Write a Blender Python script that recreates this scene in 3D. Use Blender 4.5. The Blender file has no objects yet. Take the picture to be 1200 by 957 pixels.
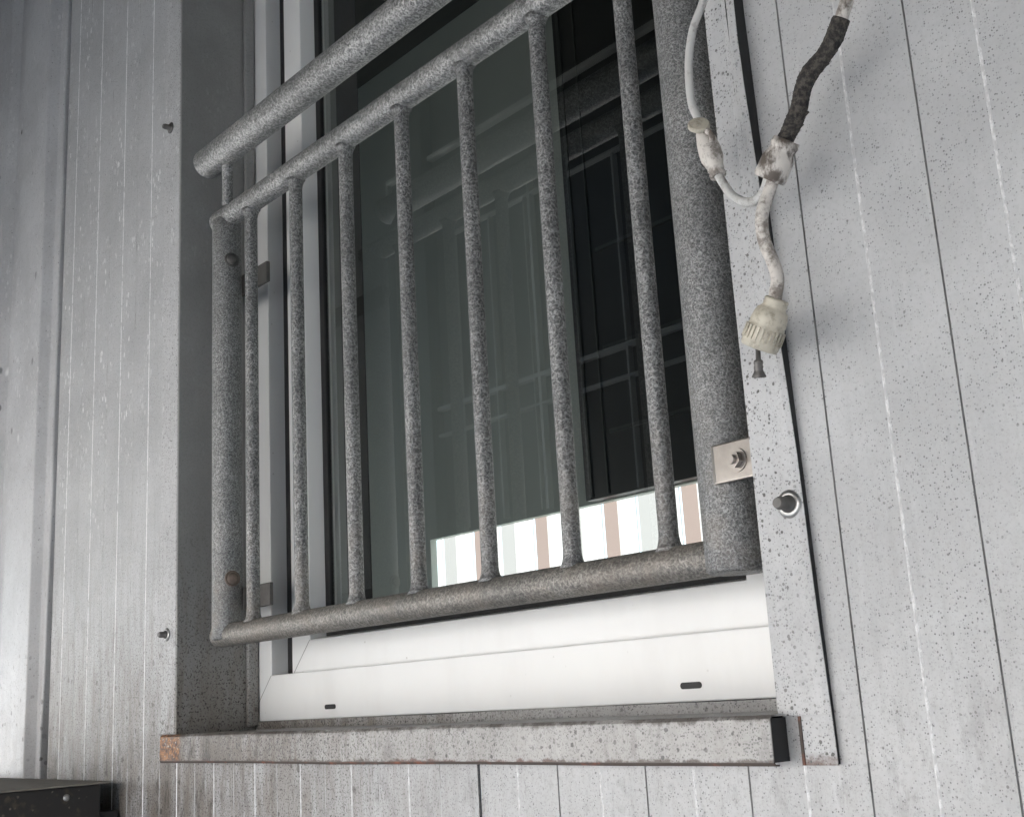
import bpy, bmesh, math, random
from mathutils import Vector, Matrix
random.seed(7)
S = bpy.context.scene
COL = S.collection
# ------------------------------------------------------------------ camera
cd = bpy.data.cameras.new("camera"); cam = bpy.data.objects.new("camera", cd); COL.objects.link(cam)
S.camera = cam
AZ, PI_, RO = 0.844832495, 0.235591384, -0.0583511876
fw = Vector((-math.sin(AZ)*math.cos(PI_), math.cos(AZ)*math.cos(PI_), math.sin(PI_)))
r0 = fw.cross(Vector((0, 0, 1))).normalized(); u0 = r0.cross(fw)
r1 = math.cos(RO)*r0 + math.sin(RO)*u0; u1 = -math.sin(RO)*r0 + math.cos(RO)*u0
m = Matrix((r1, u1, -fw)).transposed().to_4x4(); m.translation = Vector((1.47114503, -0.697836551, 0))
cam.matrix_world = m
cd.sensor_fit = 'HORIZONTAL'; cd.sensor_width = 36; cd.lens = 36*1401.526/1200
cd.clip_start = 0.02; cd.clip_end = 500
# ------------------------------------------------------------------ light
SUN_EL, SUN_AZ = math.radians(56), math.radians(20)      # the sun stands behind the building, to its right
w = bpy.data.worlds.new("World"); S.world = w; w.use_nodes = True
nt = w.node_tree; bg = nt.nodes['Background']
sky = nt.nodes.new('ShaderNodeTexSky'); sky.sky_type = 'NISHITA'; sky.sun_disc = False
sky.sun_elevation = SUN_EL; sky.sun_rotation = SUN_AZ
nt.links.new(sky.outputs[0], bg.inputs[0]); bg.inputs[1].default_value = 0.10
sl = bpy.data.lights.new("sun", 'SUN'); sun = bpy.data.objects.new("sun", sl); COL.objects.link(sun)
sl.energy = 4.5; sl.angle = math.radians(0.5); sl.color = (1, 0.96, 0.9)
sd = Vector((math.sin(SUN_AZ)*math.cos(SUN_EL), math.cos(SUN_AZ)*math.cos(SUN_EL), math.sin(SUN_EL)))
sun.rotation_euler = sd.to_track_quat('Z', 'Y').to_euler(); sun.location = sd*30
S.view_settings.view_transform = 'Standard'; S.view_settings.look = 'None'
S.view_settings.gamma = 1; S.view_settings.use_curve_mapping = False
S.view_settings.exposure = 2.74
S.view_settings.use_white_balance = True; S.view_settings.white_balance_temperature = 6560; S.view_settings.white_balance_tint = 9
S.cycles.max_bounces = 8; S.cycles.diffuse_bounces = 5; S.cycles.glossy_bounces = 4
S.cycles.transparent_max_bounces = 12; S.cycles.sample_clamp_indirect = 6

# ------------------------------------------------------------------ node helper
class N:
    def __init__(s, name):
        s.m = bpy.data.materials.new(name); s.m.use_nodes = True
        s.t = s.m.node_tree; s.b = s.t.nodes['Principled BSDF']; s.out = s.t.nodes['Material Output']
        g = s.t.nodes.new('ShaderNodeNewGeometry'); s.pos = g.outputs['Position']; s.geo = g
    def n(s, kind, **k):
        x = s.t.nodes.new(kind)
        for a, b in k.items(): setattr(x, a, b)
        return x
    def put(s, sock, v):
        if hasattr(v, 'is_linked') or isinstance(v, bpy.types.NodeSocket): s.t.links.new(v, sock)
        elif isinstance(v, (tuple, list)) and sock.type == 'RGBA': sock.default_value = tuple(v) + ((1,) if len(v) == 3 else ())
        else: sock.default_value = v
    def math(s, op, a, b=0.0, c=None, clamp=False):
        x = s.n('ShaderNodeMath', operation=op, use_clamp=clamp); s.put(x.inputs[0], a); s.put(x.inputs[1], b)
        if c is not None: s.put(x.inputs[2], c)
        return x.outputs[0]
    def scale(s, v, vec):
        x = s.n('ShaderNodeVectorMath', operation='MULTIPLY'); s.put(x.inputs[0], v); x.inputs[1].default_value = vec; return x.outputs[0]
    def noise(s, scale, detail=3, rough=.55, stretch=(1, 1, 1), dist=0):
        x = s.n('ShaderNodeTexNoise'); s.put(x.inputs['Vector'], s.scale(s.pos, stretch)); x.inputs['Scale'].default_value = scale
        x.inputs['Detail'].default_value = detail; x.inputs['Roughness'].default_value = rough; x.inputs['Distortion'].default_value = dist
        return x.outputs[0]
    def ramp(s, v, lo, hi, a=0., b=1.):
        x = s.n('ShaderNodeMapRange', interpolation_type='SMOOTHSTEP'); s.put(x.inputs[0], v)
        for i, q in enumerate((lo, hi, a, b)): s.put(x.inputs[i+1], q)
        return x.outputs[0]
    def mix(s, f, a, b):
        x = s.n('ShaderNodeMix', data_type='RGBA'); s.put(x.inputs[0], f); s.put(x.inputs[6], a); s.put(x.inputs[7], b); return x.outputs[2]
    def specks(s, scale, size, density, stretch=(1, 1, 1)):
        """small round spots of random size: 1 inside a spot"""
        v = s.n('ShaderNodeTexVoronoi'); s.put(v.inputs['Vector'], s.scale(s.pos, stretch)); v.inputs['Scale'].default_value = scale
        sep = s.n('ShaderNodeSeparateColor'); s.t.links.new(v.outputs['Color'], sep.inputs[0])
        rad = s.math('MULTIPLY', s.ramp(sep.outputs[0], 1-density, 1.0), size)
        wob = s.math('MULTIPLY', s.math('SUBTRACT', s.noise(scale*2.2, 2, .6), .5), size*.95)
        d = s.math('SUBTRACT', s.math('ADD', rad, wob), v.outputs['Distance'])
        return s.math('MULTIPLY', s.ramp(d, -0.01, 0.115), s.ramp(sep.outputs[1], 0., 1., .35, 1.))
    def sep(s):
        x = s.n('ShaderNodeSeparateXYZ'); s.t.links.new(s.pos, x.inputs[0]); return x.outputs
    def bump(s, h, strength=.3, dist=.001):
        x = s.n('ShaderNodeBump'); x.inputs['Strength'].default_value = strength; x.inputs['Distance'].default_value = dist
        s.put(x.inputs['Height'], h); s.t.links.new(x.outputs[0], s.b.inputs['Normal'])
    def fin(s, col, rough=.5, metal=0., spec=None):
        s.put(s.b.inputs['Base Color'], col); s.put(s.b.inputs['Roughness'], rough); s.put(s.b.inputs['Metallic'], metal)
        if spec is not None: s.b.inputs['Specular IOR Level'].default_value = spec
        return s.m

def plain(name, col, rough=.5, metal=0., var=.12, sc=30, spec=None):
    k = N(name); f = k.noise(sc, 4)
    c = k.mix(f, tuple(x*(1-var) for x in col), tuple(min(1, x*(1+var)) for x in col))
    return k.fin(c, rough, metal, spec)

def trim_rust(k, c, p):
    nn = k.math('SUBTRACT', k.noise(70, 5, .7), .5)
    e = k.math('MULTIPLY', k.ramp(k.math('ADD', p[2], k.math('MULTIPLY', nn, .03)), -.046, -.056), k.ramp(p[0], .90, .95))
    return k.mix(k.math('MULTIPLY', e, .85), c, (.10, .055, .04))
def nicks(k, c, p):
    a = k.specks(34, .20, .55, (1, 1, .7)); b = k.specks(27, .17, .35, (1, 1, .6))
    c = k.mix(k.math('MULTIPLY', b, .8), c, (.80, .80, .79))
    return k.mix(k.math('MULTIPLY', a, .95), c, (.06, .06, .06))
def ledge_rust(k, c, p):
    nn = k.math('SUBTRACT', k.noise(60, 5, .7), .5)
    e1 = k.ramp(k.math('ADD', p[0], k.math('MULTIPLY', nn, .035)), .074, .056)
    rc = k.mix(k.ramp(k.noise(170, 4, .7), .36, .62), (.07, .028, .012), (.40, .17, .05))
    rc = k.mix(k.ramp(k.noise(300, 3), .60, .70), rc, (.42, .36, .29))
    front = k.ramp(p[1], -.012, -.017)
    c = k.mix(k.math('MULTIPLY', e1, front), c, rc)
    e2 = k.math('MULTIPLY', k.ramp(k.math('ADD', p[2], k.math('MULTIPLY', nn, .014)), -.0505, -.0535), front)
    c = k.mix(k.math('MULTIPLY', e2, .85), c, k.mix(k.ramp(k.noise(9, 3), .5, .62), (.085, .065, .052), (.11, .048, .033)))
    e3 = k.ramp(k.math('ADD', p[2], k.math('MULTIPLY', nn, .016)), -.0275, -.0238)
    e3 = k.math('MULTIPLY', k.math('MULTIPLY', e3, front), k.ramp(k.noise(34, 5, .7), .36, .60))
    return k.mix(k.math('MULTIPLY', e3, .8), c, (.075, .062, .052))
def paint(name, base, dens=.5, size=.38, dirt_amt=1.0, rough=.42, big=.35, streaks=.6, sc1=640, sc2=240, k1=.85, k2=.8, extra=None, szb=.34):
    """old coated sheet steel: chalky patches, dark specks, rain streaks, rusty dirt low down"""
    k = N(name); p = k.sep()
    b0 = tuple(x*.90 for x in base); b1 = tuple(min(1, x*1.07) for x in base)
    c = k.mix(k.ramp(k.noise(7, 5, .6), .35, .65), b0, b1)
    c = k.mix(k.math('MULTIPLY', k.ramp(k.noise(260, 3, .7), .45, .7), .30), c, tuple(x*.72 for x in base))
    # rain streaks
    st = k.ramp(k.noise(16, 6, .65, (6, 6, .35)), .52, .74)
    c = k.mix(k.math('MULTIPLY', st, .28*streaks), c, tuple(x*.55 for x in base))
    st2 = k.ramp(k.noise(22, 5, .6, (5, 5, .5)), .56, .72)
    c = k.mix(k.math('MULTIPLY', st2, .35*streaks), c, tuple(min(1, x*1.35) for x in base))
    # dirt creeping up from below, streaky, brown; strongest on the weathered left hand side
    low = k.ramp(p[2], .36, -.10)
    left = k.ramp(p[0], .75, .15, .12, 1.0)
    dn = k.ramp(k.noise(30, 6, .7, (3, 3, .45)), .42, .68)
    dm = k.math('MULTIPLY', k.math('MULTIPLY', low, left), k.math('MULTIPLY', dn, .75*dirt_amt))
    c = k.mix(dm, c, (.17, .14, .115))
    # white chalk flecks on the far, sheltered side, and drips of them
    fl_ = k.math('MULTIPLY', k.specks(185, .56, .60, (1, 1, .50)), k.math('MULTIPLY', k.math('MULTIPLY', k.ramp(p[0], .024, .012), k.ramp(k.noise(11, 5, .7, (2, 2, .5)), .42, .62)), k.ramp(p[2], .05, .55)))
    c = k.mix(k.math('MULTIPLY', fl_, 1.3*streaks, clamp=True), c, (.86, .86, .85))
    # brown grime under and beside the ledge
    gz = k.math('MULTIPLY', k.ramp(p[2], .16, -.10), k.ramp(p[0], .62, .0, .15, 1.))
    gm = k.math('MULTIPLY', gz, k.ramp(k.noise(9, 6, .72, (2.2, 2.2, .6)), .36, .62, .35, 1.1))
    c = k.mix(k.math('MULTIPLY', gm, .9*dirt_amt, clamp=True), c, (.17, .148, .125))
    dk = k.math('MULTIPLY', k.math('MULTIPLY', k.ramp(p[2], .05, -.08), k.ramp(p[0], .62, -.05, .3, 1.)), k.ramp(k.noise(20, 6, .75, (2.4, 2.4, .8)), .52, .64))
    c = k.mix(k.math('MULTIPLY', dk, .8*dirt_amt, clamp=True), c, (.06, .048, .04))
    nk = k.specks(26, .085, .42); c = k.mix(k.math('MULTIPLY', nk, .85), c, (.05, .05, .05))
    rot = k.specks(75, .34, .75); c = k.mix(k.math('MULTIPLY', k.math('MULTIPLY', rot, .85), k.math('MULTIPLY', k.ramp(p[2], .22, -.06), left)), c, (.06, .05, .042))
    # specks
    clus = k.ramp(k.noise(17, 5, .7, (1, 1, .6)), .30, .68, .35, 1.)
    s1 = k.specks(sc1, size*1.1, dens); c = k.mix(k.math('MULTIPLY', k.math('MULTIPLY', s1, clus), k1), c, (.09, .09, .092))
    c = extra(k, c, p) if extra else c
    s2 = k.specks(sc2, szb, big); c = k.mix(k.math('MULTIPLY', k.math('MULTIPLY', s2, clus), k2, clamp=True), c, (.10, .098, .095))
    gr = k.math('MULTIPLY', k.ramp(k.noise(420, 2, .6), .54, .66), k.math('MULTIPLY', low, k.math('MULTIPLY', left, 1.3*dirt_amt)), clamp=True)
    c = k.mix(gr, c, (.05, .043, .038))
    rg = k.math('ADD', k.ramp(k.noise(90, 4, .6), .3, .7, rough+.0, rough+.12), k.math('MULTIPLY', s1, .2))
    k.bump(k.math('ADD', k.noise(520, 3, .7), k.math('MULTIPLY', s1, -.4)), .10, .0004)
    return k.fin(c, rg)

def galv(name, dark=(.085, .088, .088), light=(.58, .58, .57), sc=190, warm=0.0):
    """hot-dip galvanised pipe gone dull: bubbly white-rust mottling"""
    k = N(name); p = k.sep()
    n1 = k.noise(sc, 1.5, .5, dist=.4); n2 = k.noise(sc*1.9, 2, .6)
    ringv = k.ramp(k.math('ABSOLUTE', k.math('SUBTRACT', n1, .5)), .085, .0)
    blob = k.ramp(n2, .40, .64)
    fine = k.noise(sc*3.6, 3, .75)
    mott = k.math('ADD', k.math('ADD', k.math('MULTIPLY', ringv, .46), k.math('MULTIPLY', blob, .34)), k.math('MULTIPLY', k.ramp(fine, .38, .66), .30))
    patch = k.ramp(k.noise(12, 5, .65), .30, .72)
    mott = k.math('MULTIPLY', mott, k.math('ADD', .62, k.math('MULTIPLY', patch, .5)), clamp=True)
    c = k.mix(mott, dark, light)
    drip = k.math('MULTIPLY', k.ramp(k.noise(26, 5, .7, (2.2, 2.2, .5)), .58, .74), .5)
    c = k.mix(drip, c, tuple(x*.45 for x in light))
    wm = k.math('MULTIPLY', k.math('MULTIPLY', k.ramp(p[2], .30, .07), k.ramp(k.noise(24, 5, .65), .38, .68)), .5)
    c = k.mix(wm, c, (.22, .19, .16))
    ds_ = k.specks(210, .26, .16); c = k.mix(k.math('MULTIPLY', ds_, .7), c, (.03, .03, .03))
    k.bump(mott, .45, .0009)
    return k.fin(c, k.ramp(fine, .3, .7, .40, .60), .40)

M = {}
M['wall'] = paint('weathered_grey_paint', (.45, .457, .462), dens=.8, size=.42, big=.40, sc2=300)
M['trim'] = paint('trim_grey_paint', (.48, .485, .49), dens=.8, size=.46, big=.95, k1=.9, k2=1.25, sc2=250, szb=.38, extra=trim_rust, dirt_amt=.7, streaks=.4)
M['sill'] = paint('sill_grey_paint', (.42, .415, .405), dens=.9, size=.52, big=1.0, k1=.95, k2=1.0, sc2=190, szb=.40, extra=ledge_rust, dirt_amt=1.3, streaks=.6)
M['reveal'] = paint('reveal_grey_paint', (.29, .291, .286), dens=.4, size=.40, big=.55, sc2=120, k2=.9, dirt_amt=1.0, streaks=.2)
M['cladding'] = paint('cladding_paint', (.50, .505, .515), dens=.45, size=.34, big=.4, extra=nicks, dirt_amt=.15, rough=.36, streaks=.25)

def groove_mat(name, base, ink, lo, hi, sc=55):
    k = N(name)
    f = k.math('MULTIPLY', k.ramp(k.noise(sc, 5, .7, (1, 1, .5)), lo, hi), k.ramp(k.noise(sc*5, 3, .7), .22, .55))
    c = k.mix(k.noise(9, 3), tuple(x*.9 for x in base), base)
    return k.fin(k.mix(k.math('MULTIPLY', f, .85), c, ink), .6)
M['groove'] = groove_mat('groove_dark', (.36, .36, .36), (.19, .188, .186), .38, .64)  # blotchy darker tint on the groove faces
M['chalk'] = groove_mat('chalked_ridge', (.50, .505, .508), (.72, .725, .725), .44, .60, 260)
M['faint'] = groove_mat('faint_groove', (.47, .475, .478), (.16, .15, .14), .48, .62, 30)
M['chalk_lit_far'] = groove_mat('chalked_lit_ridge_far', (.50, .505, .508), (.92, .92, .92), .36, .50, 120)  # far ridges: chalk plus the light they catch, painted in brighter
M['seam'] = plain('seam_black', (.03, .03, .03), .8)
M['galv'] = galv('galvanised_pipe')
M['galv_bar'] = galv('galvanised_bar', (.060, .062, .064), (.50, .504, .50), 215)
M['galv_post'] = galv('galvanised_post', (.08, .083, .084), (.50, .504, .50), 300)
M['galv_low'] = galv('galvanised_low_rail', (.085, .083, .078), (.47, .445, .405), 200)
k = N('window_pvc'); f_ = k.ramp(k.noise(12, 4, .6, (1, 1, .4)), .4, .7)
c_ = k.mix(f_, (.77, .778, .772), (.73, .735, .728)); c_ = k.mix(k.math('MULTIPLY', k.specks(120, .2, .12), .5), c_, (.3, .28, .25))
M['pvc'] = k.fin(c_, .32)
M['rubber'] = plain('black_gasket', (.012, .012, .013), .55)
M['steel'] = plain('screw_steel', (.42, .42, .41), .35, .85, .25, 300)
M['nickel'] = plain('bracket_steel', (.40, .37, .34), .30, .9, .35, 90)
M['dark_steel'] = plain('stud_dark_steel', (.13, .125, .12), .5, .5, .3, 200)
M['rusty_bolt'] = plain('rusty_bolt', (.16, .125, .105), .6, .4, .35, 250)
k = N('rust'); c_ = k.mix(k.ramp(k.noise(120, 4, .7), .35, .65), (.10, .035, .012), (.42, .17, .045))
c_ = k.mix(k.ramp(k.noise(260, 3), .58, .68), c_, (.5, .42, .33)); k.bump(k.noise(300, 3), .5); M['rust'] = k.fin(c_, .9)
k = N('rust_edge'); f_ = k.ramp(k.noise(22, 5, .7), .50, .66)
c_ = k.mix(f_, (.075, .06, .052), (.22, .085, .055)); M['rust_edge'] = k.fin(c_, .9)
k = N('cable_sheath'); f_ = k.ramp(k.noise(75, 6, .75), .44, .62); c_ = k.mix(k.math('MULTIPLY', f_, .85), (.60, .57, .53), (.15, .125, .105))
c_ = k.mix(k.math('MULTIPLY', k.specks(260, .35, .3), .7), c_, (.1, .08, .07)); M['cable'] = k.fin(c_, .5)
k = N('grimy_cable'); f_ = k.ramp(k.noise(55, 5, .7, (1, 1, .6)), .42, .58); c_ = k.mix(f_, (.60, .57, .53), (.12, .10, .085)); M['cable_dirty'] = k.fin(c_, .55)
k = N('thin_white_cable'); c_ = k.mix(k.math('MULTIPLY', k.ramp(k.noise(90, 6, .75), .48, .66), .7), (.55, .55, .535), (.20, .185, .165)); M['thin_cable'] = k.fin(c_, .45)
k = N('yellowed_plastic'); f_ = k.ramp(k.noise(80, 6, .75), .46, .66); c_ = k.mix(k.math('MULTIPLY', f_, .7), (.52, .485, .40), (.20, .175, .13)); M['plug'] = k.fin(c_, .48)
k = N('old_cloth_tape'); c_ = k.mix(k.ramp(k.noise(300, 4, .7), .4, .65), (.020, .019, .018), (.085, .075, .065)); k.bump(k.noise(240, 4), .8, .002); M['tape'] = k.fin(c_, .9)
k = N('dark_timber'); c_ = k.mix(k.specks(170, .4, .3), (.022, .021, .020), (.20, .17, .14)); c_ = k.mix(k.ramp(k.noise(60, 5), .55, .7), c_, (.07, .055, .04)); M['beam'] = k.fin(c_, .6)
M['beam_top'] = plain('dusty_timber_top', (.22, .20, .17), .85, 0, .3, 50)
# double glazing: real see-through pane with a coated, clearly reflecting face
k = N('coated_glass'); t = k.t
tr = k.n('ShaderNodeBsdfTransparent'); tr.inputs[0].default_value = (.70, .74, .72, 1)
gl = k.n('ShaderNodeBsdfGlossy'); gl.inputs['Roughness'].default_value = 0.0; gl.inputs['Color'].default_value = (.95, .98, .97, 1)
fr = k.n('ShaderNodeFresnel'); fr.inputs[0].default_value = 1.5
mx = k.n('ShaderNodeMixShader'); k.put(mx.inputs[0], k.math('ADD', k.math('MULTIPLY', fr.outputs[0], 1.7), .045, clamp=True))
t.links.new(tr.outputs[0], mx.inputs[1]); t.links.new(gl.outputs[0], mx.inputs[2]); t.links.new(mx.outputs[0], k.out.inputs[0])
M['glass'] = k.m

# ------------------------------------------------------------------ mesh helpers
def bm_box(bm, x0, x1, y0, y1, z0, z1, mi=0):
    v = [bm.verts.new(p) for p in ((x0,y0,z0),(x1,y0,z0),(x1,y1,z0),(x0,y1,z0),(x0,y0,z1),(x1,y0,z1),(x1,y1,z1),(x0,y1,z1))]
    for q in ((0,3,2,1),(4,5,6,7),(0,1,5,4),(1,2,6,5),(2,3,7,6),(3,0,4,7)):
        f = bm.faces.new([v[i] for i in q]); f.material_index = mi
    return v
def bm_ring(bm, c, r, ax1, ax2, n):
    return [bm.verts.new(c + r*(math.cos(2*math.pi*i/n)*ax1 + math.sin(2*math.pi*i/n)*ax2)) for i in range(n)]
def bm_tube(bm, pts, radii, n=24, cap=True, mi=0, smooth=True):
    pts = [Vector(p) for p in pts]
    if not isinstance(radii, (list, tuple)): radii = [radii]*len(pts)
    prev = None; a1 = None; rings = []
    for i, p in enumerate(pts):
        d = (pts[min(i+1, len(pts)-1)] - pts[max(i-1, 0)]).normalized()
        if a1 is None:
            a1 = d.orthogonal().normalized()
        a1 = (a1 - d*a1.dot(d)).normalized(); a2 = d.cross(a1)
        rings.append(bm_ring(bm, p, radii[i], a1, a2, n))
    for A, B in zip(rings, rings[1:]):
        for i in range(n):
            f = bm.faces.new((A[i], A[(i+1) % n], B[(i+1) % n], B[i])); f.smooth = smooth; f.material_index = mi
    if cap:
        bm.faces.new(list(reversed(rings[0]))).material_index = mi; bm.faces.new(rings[-1]).material_index = mi
    return rings
def spline(pts, n=10):
    P = [Vector(p) for p in pts]; P = [2*P[0]-P[1]] + P + [2*P[-1]-P[-2]]; out = []
    for i in range(1, len(P)-2):
        a, b, c, d = P[i-1:i+3]
        for j in range(n):
            t = j/n; out.append(.5*((2*b)+(c-a)*t+(2*a-5*b+4*c-d)*t*t+(3*b-a-3*c+d)*t**3))
    out.append(P[-2]); return out
def obj(name, bm, mats, parent=None, bevel=0, seg=2, loc=None):
    me = bpy.data.meshes.new(name); bmesh.ops.recalc_face_normals(bm, faces=bm.faces[:]); bm.to_mesh(me); bm.free()
    for q in (mats if isinstance(mats, (list, tuple)) else [mats]): me.materials.append(q)
    o = bpy.data.objects.new(name, me); COL.objects.link(o)
    if parent: o.parent = parent
    if loc: o.location = loc
    if bevel:
        b = o.modifiers.new('bevel', 'BEVEL'); b.width = bevel; b.segments = seg; b.limit_method = 'ANGLE'; b.angle_limit = math.radians(40)
    return o
def thing(name, label, cat, group=None):
    o = bpy.data.objects.new(name, None); COL.objects.link(o); o.empty_display_size = .05
    return tag(o, label, cat, group)
def tag(o, label, cat, group=None):
    o['label'] = label; o['category'] = cat
    if group: o['group'] = group
    return o
def struct(o): o['kind'] = 'structure'; return o
def new(): return bmesh.new()
def box(name, ext, mat, parent=None, bevel=0):
    bm = new(); bm_box(bm, *ext); return obj(name, bm, mat, parent, bevel)

# ------------------------------------------------------------------ ground, yard
GZ = -1.6
bm = new(); v = [bm.verts.new(p) for p in ((-150,-150,GZ),(150,-150,GZ),(150,150,GZ),(-150,150,GZ))]; bm.faces.new(v)
k = N('concrete_yard'); c_ = k.mix(k.ramp(k.noise(1.2, 6, .65), .3, .7), (.34, .335, .32), (.46, .45, .43)); c_ = k.mix(k.math('MULTIPLY', k.specks(30, .3, .4), .5), c_, (.2, .19, .18))
struct(obj('ground', bm, k.fin(c_, .85)))

# ------------------------------------------------------------------ the metal wall
XL, XR = .0198, .9473          # the two reveals
ZB, ZT = -.030, 2.05           # hole in the panels
GR = {}                        # x -> 'd' dark groove / 'c' chalk-white ridge, far ones also painted lit
for i in range(10): GR[-.377 + .0982*i] = 'c'; 
for i in range(10): GR[-.328 + .0982*i] = 'w'
for x in (.7152, .8140, .9132, 1.0110, 1.1100, 1.209, 1.308, 1.407, 1.506, 1.605): GR[x] = 'd'
for x in (.6649, .7650, .8622, .9615, 1.0584, 1.1573, 1.256, 1.355, 1.454, 1.553): GR[x] = 'c'
def wall_panel(x0, x1, parent):
    xs = [(x0, 0)]
    for g in sorted(GR):
        if not x0 + .006 < g < x1 - .006: continue
        t_ = GR[g]
        if t_ == 'c': h, wd = -.0004, .0012
        elif t_ == 'd': h, wd = .0016, .0008
        else: h, wd = .0003, .0007
        xs += [(g-wd, 0), (g-wd*.35, h), (g+wd*.35, h), (g+wd, 0)]
    xs.append((x1, 0))
    # split at the reveals
    def slice_(a, b):
        q = [p for p in xs if a < p[0] < b]
        return [(a, 0)] + q + [(b, 0)]
    bm = new()
    def strip(q, z0, z1):
        n = max(1, int((z1-z0)/.5)); vs = []
        for (x, y) in q: vs.append([bm.verts.new((x, y, z0+(z1-z0)*j/n)) for j in range(n+1)])
        for a, b, pa, pb in zip(vs, vs[1:], q, q[1:]):
            mi = 0
            if pa[1] or pb[1]:
                mi = (4 if pa[0] < XL else 2) if (pa[1] < 0 or pb[1] < 0) else (3 if max(pa[1], pb[1]) < .0005 else 1)
            for j in range(n): bm.faces.new((a[j], b[j], b[j+1], a[j+1])).material_index = mi
    cuts = sorted({x0, x1} | {c for c in (XL, XR) if x0 < c < x1})
    for a, b in zip(cuts, cuts[1:]):
        if a >= XL-1e-6 and b <= XR+1e-6:
            strip(slice_(a, b), GZ, ZB); strip(slice_(a, b), ZT, 2.9)
        else: strip(slice_(a, b), GZ, 2.9)
    for xe, s_ in ((x0, 1), (x1, -1)):      # folded edges of the sheet at the joints
        for z0, z1 in ([(GZ, ZB), (ZT, 2.9)] if XL < xe < XR else [(GZ, 2.9)]):
            v_ = [bm.verts.new(p) for p in ((xe, 0, z0), (xe, 0, z1), (xe+s_*.002, .02, z1), (xe+s_*.002, .02, z0))]
            bm.faces.new(v_)
    return obj('wall_panel', bm, [M['wall'], M['groove'], M['chalk'], M['faint'], M['chalk_lit_far']], parent)
wall = thing('metal_wall', 'pale grey micro-ribbed metal panel wall around the window, chalky and speckled', 'wall')
wall_panel(-.4215, .6105, wall); wall_panel(.6145, 1.6465, wall); wall_panel(1.6505, 2.68, wall)
bm = new()
for e in ((-.43, XL-.001, .021, .30, GZ, 2.9), (XR+.001, 2.68, .021, .30, GZ, 2.9), (XL+.001, XR-.001, .021, .30, GZ, ZB-.002), (XL+.001, XR-.001, .021, .30, ZT+.002, 2.9)):
    bm_box(bm, *e)
obj('panel_core', bm, M['seam'], wall)

# ribbed cladding beyond the joint on the far side
bm = new()
prof = [(-.428, .012), (-.4295, -.004), (-.4345, -.0055), (-.437, -.002), (-.4620, -.002), (-.474, -.0175), (-.598, -.0175), (-.618, -.002), (-.668, -.002), (-.686, -.0175), (-.81, -.0175), (-.83, -.002), (-.88, -.002), (-.90, -.0175), (-1.02, -.0175), (-1.04, -.002), (-1.10, -.002), (-1.12, -.0175), (-1.25, -.0175), (-1.27, -.002), (-2.2, -.002)]
NZ = 46
def lip(i, x, z):      # the free edge at the joint has curled away from the wall low down
    if i > 3: return x
    c = math.exp(-((z+.05)/.20)**2)
    return x - .012*c + .0018*math.sin(z*23)
vs = [[bm.verts.new((lip(i, x, GZ+4.5*j/NZ*1.0), y, GZ+4.5*j/NZ)) for j in range(NZ+1)] for i, (x, y) in enumerate(prof)]
for i, (A, B) in enumerate(zip(vs, vs[1:])):
    for j in range(NZ): bm.faces.new((A[j], A[j+1], B[j+1], B[j])).material_index = 0
tag(obj('ribbed_cladding', bm, M['cladding'], bevel=.002), 'trapezoid-ribbed grey cladding sheet beyond the open black joint, nicked and dented', 'cladding')
box('backing_wall', (-2.2, -.432, .03, .3, GZ, 2.9), M['seam'])
o = bpy.data.objects['backing_wall']; struct(o)

# ------------------------------------------------------------------ flashings around the hole
fl = thing('jamb_flashing', 'grey reveal flashing on the far jamb, in shade, with a narrow folded front lip', 'flashing')
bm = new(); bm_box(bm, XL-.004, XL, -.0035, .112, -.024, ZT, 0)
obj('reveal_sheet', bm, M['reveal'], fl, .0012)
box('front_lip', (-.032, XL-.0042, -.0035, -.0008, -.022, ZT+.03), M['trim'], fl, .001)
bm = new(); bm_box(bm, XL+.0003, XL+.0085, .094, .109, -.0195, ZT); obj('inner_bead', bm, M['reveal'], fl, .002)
fr_ = thing('jamb_flashing', 'speckled flat grey flashing strip on the near jamb, its free edge lifted off the wall', 'flashing')
bm = new()
def flange(z0, z1, n, xa, xb, lift):
    vs = []
    for j in range(n+1):
        z = z0 + (z1-z0)*j/n; l = lift(z); t_ = max(0, min(1, z/.48)); xr = xb(z)
        vs.append([bm.verts.new((xa, -.0045, z)), bm.verts.new((xa+.5*(xr-xa), -.0048, z)), bm.verts.new((xr-.004, -.0045-l, z)), bm.verts.new((xr, -.0040-l+.0006, z))])
    for A, B in zip(vs, vs[1:]):
        for i in range(3): bm.faces.new((A[i], A[i+1], B[i+1], B[i]))
xb = lambda z: .9905 - .0085*max(0, min(1, (z+.05)/.55))
lf = lambda z: .0008 + .0088*max(0, min(1, (z-.02)/.46))**1.15 + .0008*math.sin(z*31)
flange(-.0235, .9, 26, .9475, xb, lf)
flange(-.0560, -.0236, 4, .9657, xb, lf)
flange(.9, ZT+.03, 6, .9475, lambda z: .982, lambda z: .0095)
o = obj('front_flange', bm, M['trim'], fr_)
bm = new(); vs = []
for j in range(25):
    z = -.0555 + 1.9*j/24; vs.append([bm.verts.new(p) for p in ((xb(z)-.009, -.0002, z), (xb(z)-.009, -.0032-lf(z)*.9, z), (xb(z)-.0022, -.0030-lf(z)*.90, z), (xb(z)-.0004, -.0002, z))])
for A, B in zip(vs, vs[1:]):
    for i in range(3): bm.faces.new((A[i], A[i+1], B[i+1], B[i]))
obj('gap_shade_strip', bm, M['seam'], fr_)  # black strip stands in for the shade in the gap under the flange
so = o.modifiers.new('thick', 'SOLIDIFY'); so.thickness = .0012; so.offset = 0
bm = new(); bm_box(bm, .9474, .9505, -.0035, .112, -.0235, ZT); obj('reveal_sheet', bm, M['reveal'], fr_, .0008)
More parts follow.
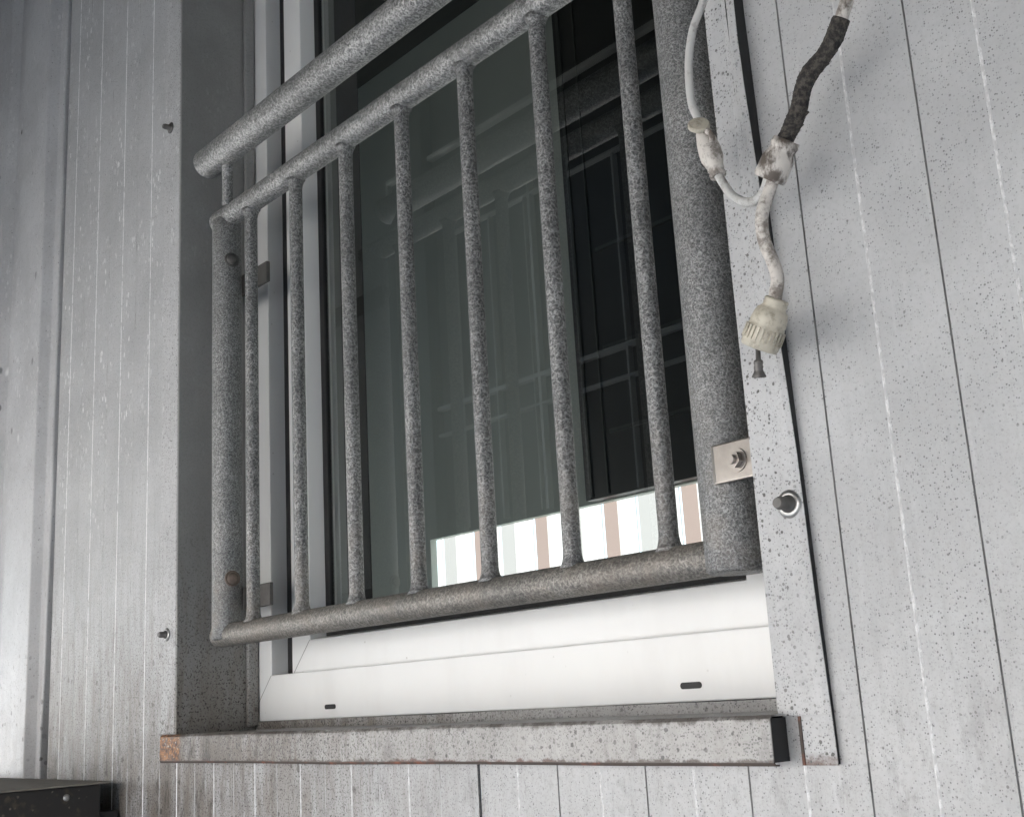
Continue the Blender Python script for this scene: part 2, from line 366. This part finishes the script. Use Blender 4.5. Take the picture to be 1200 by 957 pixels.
bm = new(); bm_box(bm, .9640, .9662, -.006, -.0005, -.056, -.0240); obj('rusty_edge', bm, M['rust_edge'], fr_)

def screw(name, label, loc, nrm=Vector((0, -1, 0)), rw=.0075, rs=.0042, ln=.011, group=None, mat='dark_steel', mat2='steel'):
    t_ = thing(name, label, 'screw', group); t_.location = loc
    q = nrm.to_track_quat('Z', 'Y')
    bm = new(); bm_tube(bm, [(0,0,0), (0,0,.0012), (0,0,.0022)], [rw, rw, rw*.75], 28); 
    bmesh.ops.transform(bm, matrix=q.to_matrix().to_4x4(), verts=bm.verts); obj('washer', bm, M[mat2], t_)
    bm = new(); bm_tube(bm, [(0,0,.0022), (0,0,.0035), (0,0,.0038), (0,0,ln*.8), (0,0,ln)], [rs*1.35, rs*1.3, rs, rs, rs*.75], 6 if rs < .004 else 20)
    bmesh.ops.transform(bm, matrix=q.to_matrix().to_4x4(), verts=bm.verts); obj('head', bm, M[mat], t_)
    return t_
screw('facade_screw', 'stubby dark studded screw with bright washer on the near speckled strip', Vector((.9770, -.0058, .1190)), rw=.0100, rs=.0047, ln=.015)
screw('facade_screw', 'small hex screw high on the far jamb above the handrail end', Vector((-.0125, -.0036, .8195)), rw=.0082, rs=.0040, ln=.012, mat2='dark_steel')
screw('facade_screw', 'small hex screw low on the far jamb above the rusty end of the ledge', Vector((-.0080, -.0036, .1028)), rw=.0084, rs=.0040, ln=.012)

# sill strip
sb = thing('sill_flashing', 'long speckled sheet metal drip ledge under the window with rusty end', 'sill')
bm = new()
secs = [(.1088, -.0138), (.1086, -.0240), (.002, -.0236), (-.018, -.0232), (-.020, -.0252), (-.0202, -.0528), (-.0190, -.0545), (-.015, -.0548)]
xs_ = [.0125, .024, .20, .40, .60, .80, .952]
sag = [0, 0, .0006, -.0004, .0005, -.0002, 0]
vs = [[bm.verts.new((max(x, XL+.001) if (i < 2) else x, y, z + sag[j])) for i, (y, z) in enumerate(secs)] for j, x in enumerate(xs_)]
for j, (A, B) in enumerate(zip(vs, vs[1:])):
    for i in range(len(secs)-1):
        f = bm.faces.new((A[i], A[i+1], B[i+1], B[i])); f.material_index = 1 if (i >= 5) else 0
        f.smooth = False
o = obj('drip_ledge', bm, [M['sill'], M['rust_edge']], sb); so = o.modifiers.new('thick', 'SOLIDIFY'); so.thickness = .0012; so.offset = -1
bm = new(); bm_box(bm, .03, .9500, -.0184, -.0006, -.0535, -.0245); obj('ledge_hollow_shade', bm, M['seam'], sb)  # black block in place of the shaded hollow inside the ledge

# ------------------------------------------------------------------ window
win = thing('window', 'white plastic framed window with dark reflecting double glazing behind the rails', 'window')
YF, YS, YG = .1105, .1225, .1480
fx0, fx1, fz0, fz1 = .0010, .9660, -.0133, 2.03
def ring(name, x0, x1, z0, z1, wd, y0, y1, mat, parent, chamfer=0.0):
    """mitred rectangular frame, profile swept round; inner edge falls back by `chamfer`"""
    bm = new(); out = []
    for (a, y) in ((0, y1), (0, y0), (wd, y0), (wd+chamfer, y1)):
        out.append([bm.verts.new(p) for p in ((x0+a, y, z0+a), (x1-a, y, z0+a), (x1-a, y, z1-a), (x0+a, y, z1-a))])
    for A, B in zip(out, out[1:] + out[:1]):
        for i in range(4): bm.faces.new((A[i], A[(i+1) % 4], B[(i+1) % 4], B[i]))
    return obj(name, bm, mat, parent, .0012)
ring('frame', fx0, fx1, fz0, fz1, .0575, YF, .172, M['pvc'], win, .003)
sx0, sx1, sz0, sz1 = .0905, .8770, .0400, 1.98
sash = ring('sash', sx0, sx1, sz0, sz1, .0445, YS, .170, M['pvc'], win, .008)
ring('gasket', .0570, .9095, .0425, 1.975, .040, .1345, .168, M['rubber'], win)
gx0, gx1, gz0, gz1 = sx0+.0490, sx1-.0490, sz0+.0460, sz1-.0460
ring('glazing_seal', gx0-.002, gx1+.002, gz0-.002, gz1+.002, .0125, YG-.0035, YG+.004, M['rubber'], sash)
bm = new(); bm_box(bm, gx0+.004, gx1-.004, YG-.0005, YG+.0005, gz0+.004, gz1-.004)
bm.faces.ensure_lookup_table()
for f in list(bm.faces):
    if abs(f.normal.y) < .5: pass
bmesh.ops.delete(bm, geom=[f for f in bm.faces if f.calc_center_median().y > YG-.0003], context='FACES')
obj('glass_pane', bm, M['glass'], sash)
ring('spacer_bar', gx0+.010, gx1-.010, gz0+.010, gz1-.010, .010, YG+.006, YG+.018, plain('spacer_aluminium', (.30, .31, .31), .45, .6), sash)
box('sill_packer', (XL+.001, XR-.001, .1125, .30, -.0315, -.0136), M['seam'], win)
# hairline mitres and drain slots
for (x0_, z0_, x1_, z1_, y) in ((XL+.001, .0058, .0585, .0442, YF), (sx0+.002, sz0+.002, sx0+.0445, sz0+.0445, YS)):
    bm = new(); d = Vector((x1_-x0_, 0, z1_-z0_)).normalized(); nn = Vector((-d.z, 0, d.x))*.00045
    p0, p1 = Vector((x0_, y-.0005, z0_)), Vector((x1_, y-.0005, z1_))
    bm.faces.new([bm.verts.new(p) for p in (p0-nn, p1-nn, p1+nn, p0+nn)])
    obj('mitre_joint', bm, plain('joint_grey', (.20, .2, .19), .7), win)
for x in (.1845, .7580):
    bm = new(); bm_tube(bm, [(x+.0045, YF+.004, .0004), (x+.0045, YF-.0006, .0004)], .0028, 16); bm_tube(bm, [(x+.0230, YF+.004, .0004), (x+.0230, YF-.0006, .0004)], .0028, 16)
    bm_box(bm, x+.0045, x+.0230, YF-.0008, YF+.004, .0004-.0028, .0004+.0028)
    obj('drain_slot', bm, M['rubber'], win)

# ------------------------------------------------------------------ the room behind the pane
YB = 2.0
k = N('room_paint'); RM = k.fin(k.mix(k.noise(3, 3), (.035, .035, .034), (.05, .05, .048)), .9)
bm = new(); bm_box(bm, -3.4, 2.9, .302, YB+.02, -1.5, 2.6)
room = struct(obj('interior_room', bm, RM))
bm_ = None
me = room.data
bmx = new(); bmx.from_mesh(me)      # open the room's front towards the window
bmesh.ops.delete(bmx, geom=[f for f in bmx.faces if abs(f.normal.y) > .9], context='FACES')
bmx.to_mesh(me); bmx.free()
YB = 2.0
def at_back(slope, y): return 1.47114503 + slope*(y + .697836551)
ox0, ox1, ozt, ozb = at_back(-1.312, YB), 2.4, .2155*(YB+.6978), -.55
GB = plain('back_wall_grey_green', (.50, .545, .51), .7, 0, .10, 2)
bm = new()
for e in ((-3.4, ox0, YB, YB+.03, -1.5, 2.6), (ox0, ox1, YB, YB+.03, ozt, 2.6), (ox0, ox1, YB, YB+.03, -1.5, ozb), (ox1, 2.9, YB, YB+.03, -1.5, 2.6)): bm_box(bm, *e)
struct(obj('interior_back_wall', bm, GB))
yc = YB-.045; xd = at_back(-1.003, yc)
dkb = thing('dark_cabinet', 'nearly black cabinet front seen through the pane beyond the grey green wall', 'cabinet')
BK = plain('cabinet_black', (.022, .022, .023), .45, 0, .3, 6); BK2 = plain('cabinet_trim', (.05, .052, .052), .4)
box('body', (xd, 2.2, yc, YB-.003, ozt+.004, 2.5), BK, dkb)
box('door_edge', (xd+.02, xd+.035, yc-.006, yc-.0005, ozt+.012, 2.5), BK2, dkb)
box('door_edge', (xd+.10, xd+.106, yc-.006, yc-.0005, ozt+.012, 2.5), BK2, dkb)
for z in (.78, 1.05, 1.38): box('shelf_edge', (xd+.13, 2.1, yc-.008, yc-.0005, z, z+.012), BK2, dkb)
# a striped translucent screen closes the low opening in the back wall; the sun stands behind it
def lit_sheet(name, col):
    k = N(name); tl = k.n('ShaderNodeBsdfTranslucent'); df = k.n('ShaderNodeBsdfDiffuse')
    cc = k.mix(k.noise(5, 3), tuple(x*.94 for x in col), col); k.put(tl.inputs[0], cc); k.put(df.inputs[0], cc)
    mx = k.n('ShaderNodeMixShader'); mx.inputs[0].default_value = .3
    k.t.links.new(tl.outputs[0], mx.inputs[1]); k.t.links.new(df.outputs[0], mx.inputs[2]); k.t.links.new(mx.outputs[0], k.out.inputs[0]); return k.m
SW, SP, SB, SL = lit_sheet('screen_white', (.38, .38, .376)), lit_sheet('screen_pink', (.185, .145, .132)), lit_sheet('screen_pale_blue', (.232, .229, .226)), lit_sheet('screen_seam', (.28, .272, .265))
ys = YB+.034; ev = []
for kk in range(-8, 6):
    ev += [(-.837+.33*kk, .068, 1), (-1.010+.33*kk, .080, 2), (-.90+.33*kk, .006, 3), (-.795+.33*kk, .005, 3), (-.955+.33*kk, .005, 3)]
ev.sort(); bm = new(); x = ox0+.002
def pan(x0, x1, mi):
    if x1 <= x0: return
    dy = .008 if mi in (1, 2) else 0
    vs = [bm.verts.new(p) for p in ((x0, ys+dy, ozb-.05), (x1, ys+dy, ozb-.05), (x1, ys+dy, ozt+.06), (x0, ys+dy, ozt+.06))]; bm.faces.new(vs).material_index = mi
for cx, wd, mi in ev:
    a, b = cx-wd/2, cx+wd/2
    if a < x+.001 or b > ox1-.004: continue
    pan(x, a, 0); pan(a, b, mi); x = b
pan(x, ox1-.002, 0)
scr = tag(obj('striped_screen', bm, [SW, SP, SB, SL]), 'bright white screen with pale pink and blue stripes seen low through the pane', 'screen')

# ------------------------------------------------------------------ railing
YR = .0272
rail = thing('balcony_railing', 'galvanised pipe safety railing with seven thin bars across the window', 'railing')
ZBOT, ZTOP = .0943, .6498
HRY, HRZ = .000, .7230
bm = new(); bm_tube(bm, [(.0900, HRY, HRZ), (.0920, HRY, HRZ), (.945, HRY, HRZ), (.946, HRY, HRZ)], [.0186, .0200, .0200, .0186], 48); obj('handrail', bm, M['galv'], rail)
PX = (.0965, .9000)
def wavy(x0, x1, z, r):
    return [(x0, YR, z)] + [(x0+.003 + (x1-x0-.006)*i/38, YR, z) for i in range(39)] + [(x1, YR, z)]
bm = new(); bm_tube(bm, wavy(PX[0]-.0245, PX[1]+.012, ZTOP, .019), [.0135]+[.0150]*40, 40); obj('top_rail', bm, M['galv'], rail)
bm = new(); bm_tube(bm, wavy(PX[0]-.0225, PX[1]+.0100, ZBOT, .017), [.0125]+[.0143]*39+[.0130], 40); obj('bottom_rail', bm, M['galv_low'], rail)
for x in PX:
    bm = new(); rp = .0192; zt = ZTOP-.006; zb_ = ZBOT-.004
    if x > .5: rp = .0238; zt, zb_ = HRZ-.005, ZBOT-.0115
    bm_tube(bm, [(x, YR, zb_-.0025), (x, YR, zb_)] + [(x, YR, zb_+(zt-zb_)*i/20) for i in range(1, 20)] + [(x, YR, zt), (x, YR, zt+.003)], [rp-.003] + [rp]*21 + [rp-.003], 48)
    obj('post', bm, M['galv_post'], rail)
def bar_bm(r, z0, z1, fl_=.0042):
    bm = new(); pts = [(0,0,z0), (0,0,z0+.004), (0,0,z0+.008), (0,0,z0+.013)]; rr = [r+fl_, r+fl_*.45, r+fl_*.15, r]
    for i in range(1, 10): pts.append((0,0,z0+.013+(z1-z0-.026)*i/10)); rr.append(r)
    pts += [(0,0,z1-.013), (0,0,z1-.008), (0,0,z1-.004), (0,0,z1)]; rr += [r, r+fl_*.15, r+fl_*.45, r+fl_]
    bm_tube(bm, pts, rr, 28); return bm
b0 = obj('bar', bar_bm(.0082, ZBOT+.0106, ZTOP-.0118), M['galv_bar'], rail, loc=(.16237, YR, 0))
for i in range(1, 7):
    b = b0.copy(); COL.objects.link(b); b.parent = rail; b.location = (.16237+.112*i, YR, 0)
bm = new(); r_ = .0070
bm_tube(bm, [(.1190, YR-.010, ZTOP+.008), (.1205, YR-.0115, ZTOP+.016), (.1380, HRY+.006, HRZ-.020), (.1382, HRY+.004, HRZ-.011)], [.0085, r_, r_, .0090], 28); obj('stub', bm, M['galv_bar'], rail)
for xx in (.86,):
    bm = new(); bm_tube(bm, [(xx, YR-.013, ZTOP+.010), (xx, YR-.014, ZTOP+.020), (xx, HRY+.006, HRZ-.020), (xx, HRY+.004, HRZ-.011)], [.0085, r_, r_, .0090], 28); obj('stub', bm, M['galv_bar'], rail)
# far-side brackets: plate behind the post, bolt head on its face
for z, mt in ((.5830, 'dark_steel'), (.1620, 'rusty_bolt')):
    bm = new(); bm_box(bm, XL+.0005, .1560, .0530, .0585, z-.036, z-.008); br = obj('bracket', bm, M['dark_steel'], rail, .001)
    n_ = Vector((.985, -.17, 0)).normalized(); c0 = Vector((PX[0], YR, z)) + n_*.0188
    bm = new(); bm_tube(bm, [c0, c0+n_*.0016, c0+n_*.0020], [.0098, .0098, .008], 24); bm_tube(bm, [c0+n_*.0018, c0+n_*.0042, c0+n_*.0058, c0+n_*.0064], [.0072, .0070, .005, .0015], 20)
    obj('bolt', bm, M[mt], br)
# near-side bracket: bent steel plate over the post, nut towards the strip
zc = .1600
bm = new()
pl = [(.9035, YR-.0150), (.9037, YR-.0195), (.9050, YR-.0222), (.9085, YR-.0236), (.925, YR-.0240), (XR-.001, YR-.0240)]
vs = [[bm.verts.new((x, y, zc+h)) for h in (-.0150, .0150)] for (x, y) in pl]
for A, B in zip(vs, vs[1:]): bm.faces.new((A[0], B[0], B[1], A[1]))
nb = obj('bracket', bm, M['nickel'], rail); so = nb.modifiers.new('thick', 'SOLIDIFY'); so.thickness = .0034; so.offset = 0
bv = nb.modifiers.new('bev', 'BEVEL'); bv.width = .0014; bv.segments = 3; bv.limit_method = 'ANGLE'
c0 = Vector((.9300, YR-.0258, zc-.0005))
bm = new(); bm_tube(bm, [c0, c0+Vector((0, -.0012, 0))], .0088, 24); bm_tube(bm, [c0+Vector((0, -.0012, 0)), c0+Vector((0, -.0062, 0))], .0066, 6, smooth=False); bm_tube(bm, [c0+Vector((0, -.006, 0)), c0+Vector((0, -.0092, 0))], .0036, 16)
obj('nut', bm, M['nickel'], nb)

# ------------------------------------------------------------------ cable splitter
FX = cd.lens/36*1200
def px(x, y, Y):
    d = fw + r1*((x-600)/FX) - u1*((y-478.5)/FX); o = Vector((1.47114503, -.697836551, 0)); return o + d*((Y-o.y)/d.y)
cb = thing('cable_splitter', 'grimy white cable hanging down the wall with black tape and a forked splitter', 'cable')
YC = -.046
def ctube(name, P, r, mat, par=cb, n=20, sub=10):
    pts = spline([px(*p) for p in P], sub); bm = new(); bm_tube(bm, pts, r, n); return obj(name, bm, M[mat], par)
ctube('cable', [(1075, -330, -.012), (1040, -170, -.03), (1008, -62, YC), (994, -5, YC), (984, 28, YC), (978, 45, YC)], .0046, 'cable_dirty')
# frayed tape: bumpy sleeve
tp = spline([px(*p) for p in [(986, 22, YC), (976, 48, YC), (965, 66, YC), (949, 86, YC), (941, 104, YC), (936, 128, YC), (928, 148, YC), (919, 166, YC)]], 12)
bm = new(); rng = random.Random(3)
rg = bm_tube(bm, tp, [.0070 + .0003*math.sin(i*.21) + .0003*rng.random() - .0012 for i in range(len(tp))], 22)
for i, r_ in enumerate(rg):
    for j, v in enumerate(r_):
        v.co += (v.co - tp[i]).normalized()*rng.uniform(-.0002, .0003)
for (i, L) in ((30, .0050), (34, .0035), (39, .0025), (62, .0030), (71, .0030)):   # loose torn flaps
    if i+3 < len(tp):
        a, b = tp[i], tp[i+4]; s_ = r1*.0050
        q = [a+s_, b+s_, b+s_+r1*L*.35, (a+b)/2+s_+r1*L+u1*L*.35, a+s_+r1*L*.5]
        top = [bm.verts.new(p - fw*.002) for p in q]; bot = [bm.verts.new(p - fw*.0034) for p in q]
        bm.faces.new(top); bm.faces.new(list(reversed(bot)))
        for e in range(5): bm.faces.new((top[e], top[(e+1) % 5], bot[(e+1) % 5], bot[e]))
obj('tape', bm, M['tape'], cb)
def lathe(name, a, b, prof_, mat, par=cb, n=32, squash=1.0):
    a, b = Vector(a), Vector(b); bm = new()
    ts = []; last = -1.0
    for t_, _ in prof_:
        last = max(t_, last + .004); ts.append(last)
    bm_tube(bm, [a + (b-a)*t_ for t_ in ts], [r_ for _, r_ in prof_], n)
    return obj(name, bm, M[mat], par)
lathe('splitter', px(922, 164, YC), px(901, 211, YC), [(0, .0055), (.0, .0090), (.10, .0096), (.12, .0100), (.22, .0092), (.24, .0087), (.30, .0090), (.40, .0104), (.5, .0113), (.92, .0116), (1, .0105), (1.0, .006)], 'cable_dirty')
ctube('branch_cable', [(901, 205, -.047), (896, 222, -.047), (888, 233, -.048), (874, 237, -.046), (858, 229, -.040), (847, 214, -.037), (838, 199, -.036)], .0033, 'thin_cable')
ctube('drop_cable', [(908, 205, YC), (901, 225, YC), (893, 252, YC-.004), (895, 280, YC-.002), (905, 305, YC), (911, 325, YC), (909, 345, YC), (906, 358, YC)], .0046, 'cable')
lathe('branch_plug', px(842, 207, -.036), px(822, 148, -.038), [(0, .0035), (.0, .0060), (.06, .0063), (.08, .0056), (.12, .0056), (.14, .0064), (.2, .0062), (.24, .0068), (.36, .0086), (.55, .0084), (.72, .0074), (.86, .0060), (.90, .0055), (1, .0040)], 'cable')
ctube('thin_cable', [(823, 155, -.038), (818, 140, -.038), (810, 118, -.037), (807, 75, -.036), (812, 35, -.034), (824, 2, -.030), (838, -45, -.022), (846, -120, -.012)], .0031, 'thin_cable')
a = px(819, 150, -.046); bm = new()                     # loose cap hanging on the plug's tether
d_ = (u1*.62 - fw*.70 - r1*.12).normalized()
bm_tube(bm, [a, a+d_*.0012, a+d_*.0030, a+d_*.0042], [.0070, .0082, .0083, .0072], 28); obj('plug_cap', bm, M['plug'], cb)
ctube('tether', [(826, 153, -.046), (833, 157, -.046), (835, 166, -.044)], .0022, 'cable_dirty')
pa, pb = px(911, 350, YC), px(889, 408, YC)
con = lathe('connector', pa, pb, [(0, .0056), (.0, .0078), (.05, .0086), (.08, .0079), (.11, .0086), (.15, .0080), (.19, .0087), (.21, .0092), (.24, .0108), (.34, .0118), (.50, .0127), (.52, .0123), (.56, .0128), (.88, .0135), (.90, .0131), (.93, .0134), (1.0, .0124), (1.0, .007)], 'plug', n=44)
ax = (pb-pa).normalized()
bm = new()
o1 = ax.orthogonal().normalized(); o2 = ax.cross(o1); L = (pb-pa).length
for i in range(26):
    t_ = 2*math.pi*i/26; d = math.cos(t_)*o1 + math.sin(t_)*o2
    c = pa+ax*L*.72+d*.0128; tt = ax.cross(d)
    M4 = Matrix((tt, d, ax)).transposed()
    vv = bm_box(bm, -.0008, .0008, -.001, .0013, -L*.13, L*.13)
    for v in vv: v.co = c + M4 @ v.co
obj('grip_ribs', bm, M['plug'], con)
s0 = px(888, 404, YC); s1 = px(889, 432, YC+.004)
lathe('hanging_pin', s0, px(889.5, 442, YC+.005), [(0, .0017), (.45, .0018), (.48, .0030), (.56, .0034), (.62, .0028), (.68, .0034), (.74, .0028), (.80, .0032), (.86, .0036), (.97, .0050), (1.0, .0048), (1.0, .0030)], 'dark_steel', con, 22)

# ------------------------------------------------------------------ dark beam low at the far corner
bt = thing('timber_beam', 'black weathered beam running out from the wall low beside the ribbed cladding', 'beam')
bm = new(); bm_box(bm, -.62, -.1400, -1.1, -.032, -.175, -.0815); obj('body', bm, M['beam'], bt, .002)
bm = new(); bm_box(bm, -.62, -.1370, -1.1, -.021, -.0812, -.0790); obj('top_board', bm, M['beam_top'], bt, .0008)
bm = new(); bm_box(bm, -.60, -.150, -.0315, -.004, -.20, -.118); obj('end_block', bm, M['seam'], bt)
bm = new(); cc = Vector((-.1398, -.078, -.0945)); bm_tube(bm, [cc, cc+Vector((.0012, 0, 0)), cc+Vector((.0022, 0, 0))], [.0042, .0044, .002], 20); obj('screw', bm, M['steel'], bt)

# ------------------------------------------------------------------ the yard the pane mirrors, and added light blockers and bounce surfaces
DK = plain('dark_sheet_green_grey', (.030, .036, .033), .8, 0, .2, 3)
cnp = thing('canopy', 'dark sheeted canopy roof over the wall with added unseen light-blocking sheets', 'canopy')
YT = -2.0; zl = .40
box('roof_sheet', (-5.1, 3.0, YT-.1, -.02, 2.62, 2.70), DK, cnp)
box('front_light_blocker', (-5.0, 3.0, YT-.02, YT, zl, 2.60), DK, cnp)  # unseen sheet, added to cut skylight from the front
TUB = plain('tube_pale', (.42, .43, .42), .5)
def tube_h(x0, x1, z, w_=.014): box('frame_tube', (x0, x1, YT+.001, YT+.03, z-w_/2, z+w_/2), TUB, cnp)
def tube_v(x, z0, z1, w_=.014): box('frame_tube', (x-w_/2, x+w_/2, YT+.001, YT+.028, z0, z1), TUB, cnp)
tube_h(-2.64, 2.4, 2.292, .02); tube_h(-2.41, 2.4, 2.205, .014); tube_v(-2.64, 2.12, 2.281)
tube_h(-2.39, -2.13, 1.986); tube_v(-2.39, 1.18, 1.978); tube_h(-1.704, -1.41, 1.996); tube_v(-1.704, .66, 1.988); tube_v(-1.735, .66, 1.9, .006)
tube_h(-2.195, 1.6, 1.90, .008); tube_v(-2.19, .66, 1.89, .010); tube_v(-1.95, .66, 1.89, .008); tube_v(-1.25, .66, 1.89, .008)
tube_h(-2.38, 2.4, 1.168, .016); tube_h(-2.388, 2.4, 1.056, .010)
box('low_light_blocker', (2.2, 2.4, YT-.045, YT-.022, GZ, zl+.05), DK, cnp)  # added blocker, trims low light from the front right
box('side_light_blocker', (-3.32, -2.36, YT-.04, YT-.021, GZ, 2.61), DK, cnp)  # added unseen panel, keeps the bright yard out of the pane's left part
box('end_light_blocker', (-5.02, -5.0, -2.0, -.02, .75, 2.6), DK, cnp)  # added to stop high sky light at the left end
box('hanging_light_blocker', (-2.60, -.85, -.52, -.50, .60, 2.6), DK, cnp)  # out of view, added only to darken the upper left of the wall
for x in (-2.42, 2.9):
    box('canopy_post', (x-.09, x+.09, YT-.06, YT+.06, GZ, 2.6), DK, cnp)
fen = thing('striped_bounce_sheet', 'unseen white sheet with pale blue and pink bands, added to bounce sunlight', 'fence')  # out of view; kept to bounce sunlight onto the wall
YFN = -9.0; DF = abs(YFN)+2*YG+.698
WH = plain('bounce_white', (.82, .82, .80), .6, 0, .04, 2); PK = plain('bounce_pink', (.62, .40, .34), .6, 0, .05, 2); BL = plain('bounce_pale_blue', (.52, .60, .66), .6, 0, .05, 2)
bm = new(); x = -16.0; i = 0
cyc = [(0, .36), (1, .17), (0, .36), (2, .17)]
while x < 10:
    mi, wdt = cyc[i % 4]; y = YFN + (.04 if mi else 0)
    vs = [bm.verts.new(p) for p in ((x, y, GZ), (x+wdt, y, GZ), (x+wdt, y, 2.2), (x, y, 2.2))]; bm.faces.new(vs).material_index = mi
    y2 = YFN + (.04 if cyc[(i+1) % 4][0] else 0)
    vs = [bm.verts.new(p) for p in ((x+wdt, y, GZ), (x+wdt+.03, y2, GZ), (x+wdt+.03, y2, 2.2), (x+wdt, y, 2.2))]; bm.faces.new(vs).material_index = 0
    x += wdt+.03; i += 1
obj('sheet', bm, [WH, PK, BL], fen)
sd_ = thing('side_bounce', 'unseen pale wall added at the open end of the yard to bounce light', 'shed')  # made-up bright surface that lights the left panels
box('bounce_wall', (-11.2, -11.0, -7.5, 3, GZ, 1.2), WH, sd_)
rw_ = thing('fill_wall', 'unseen pale wall added at the near end to shape light from the right', 'wall')  # invented wall; blocks and bounces light from the right
box('wall_sheet', (2.69, 2.8, -4.2, .3, GZ, 2.6), plain('fill_wall_pale', (.80, .80, .79), .8), rw_)
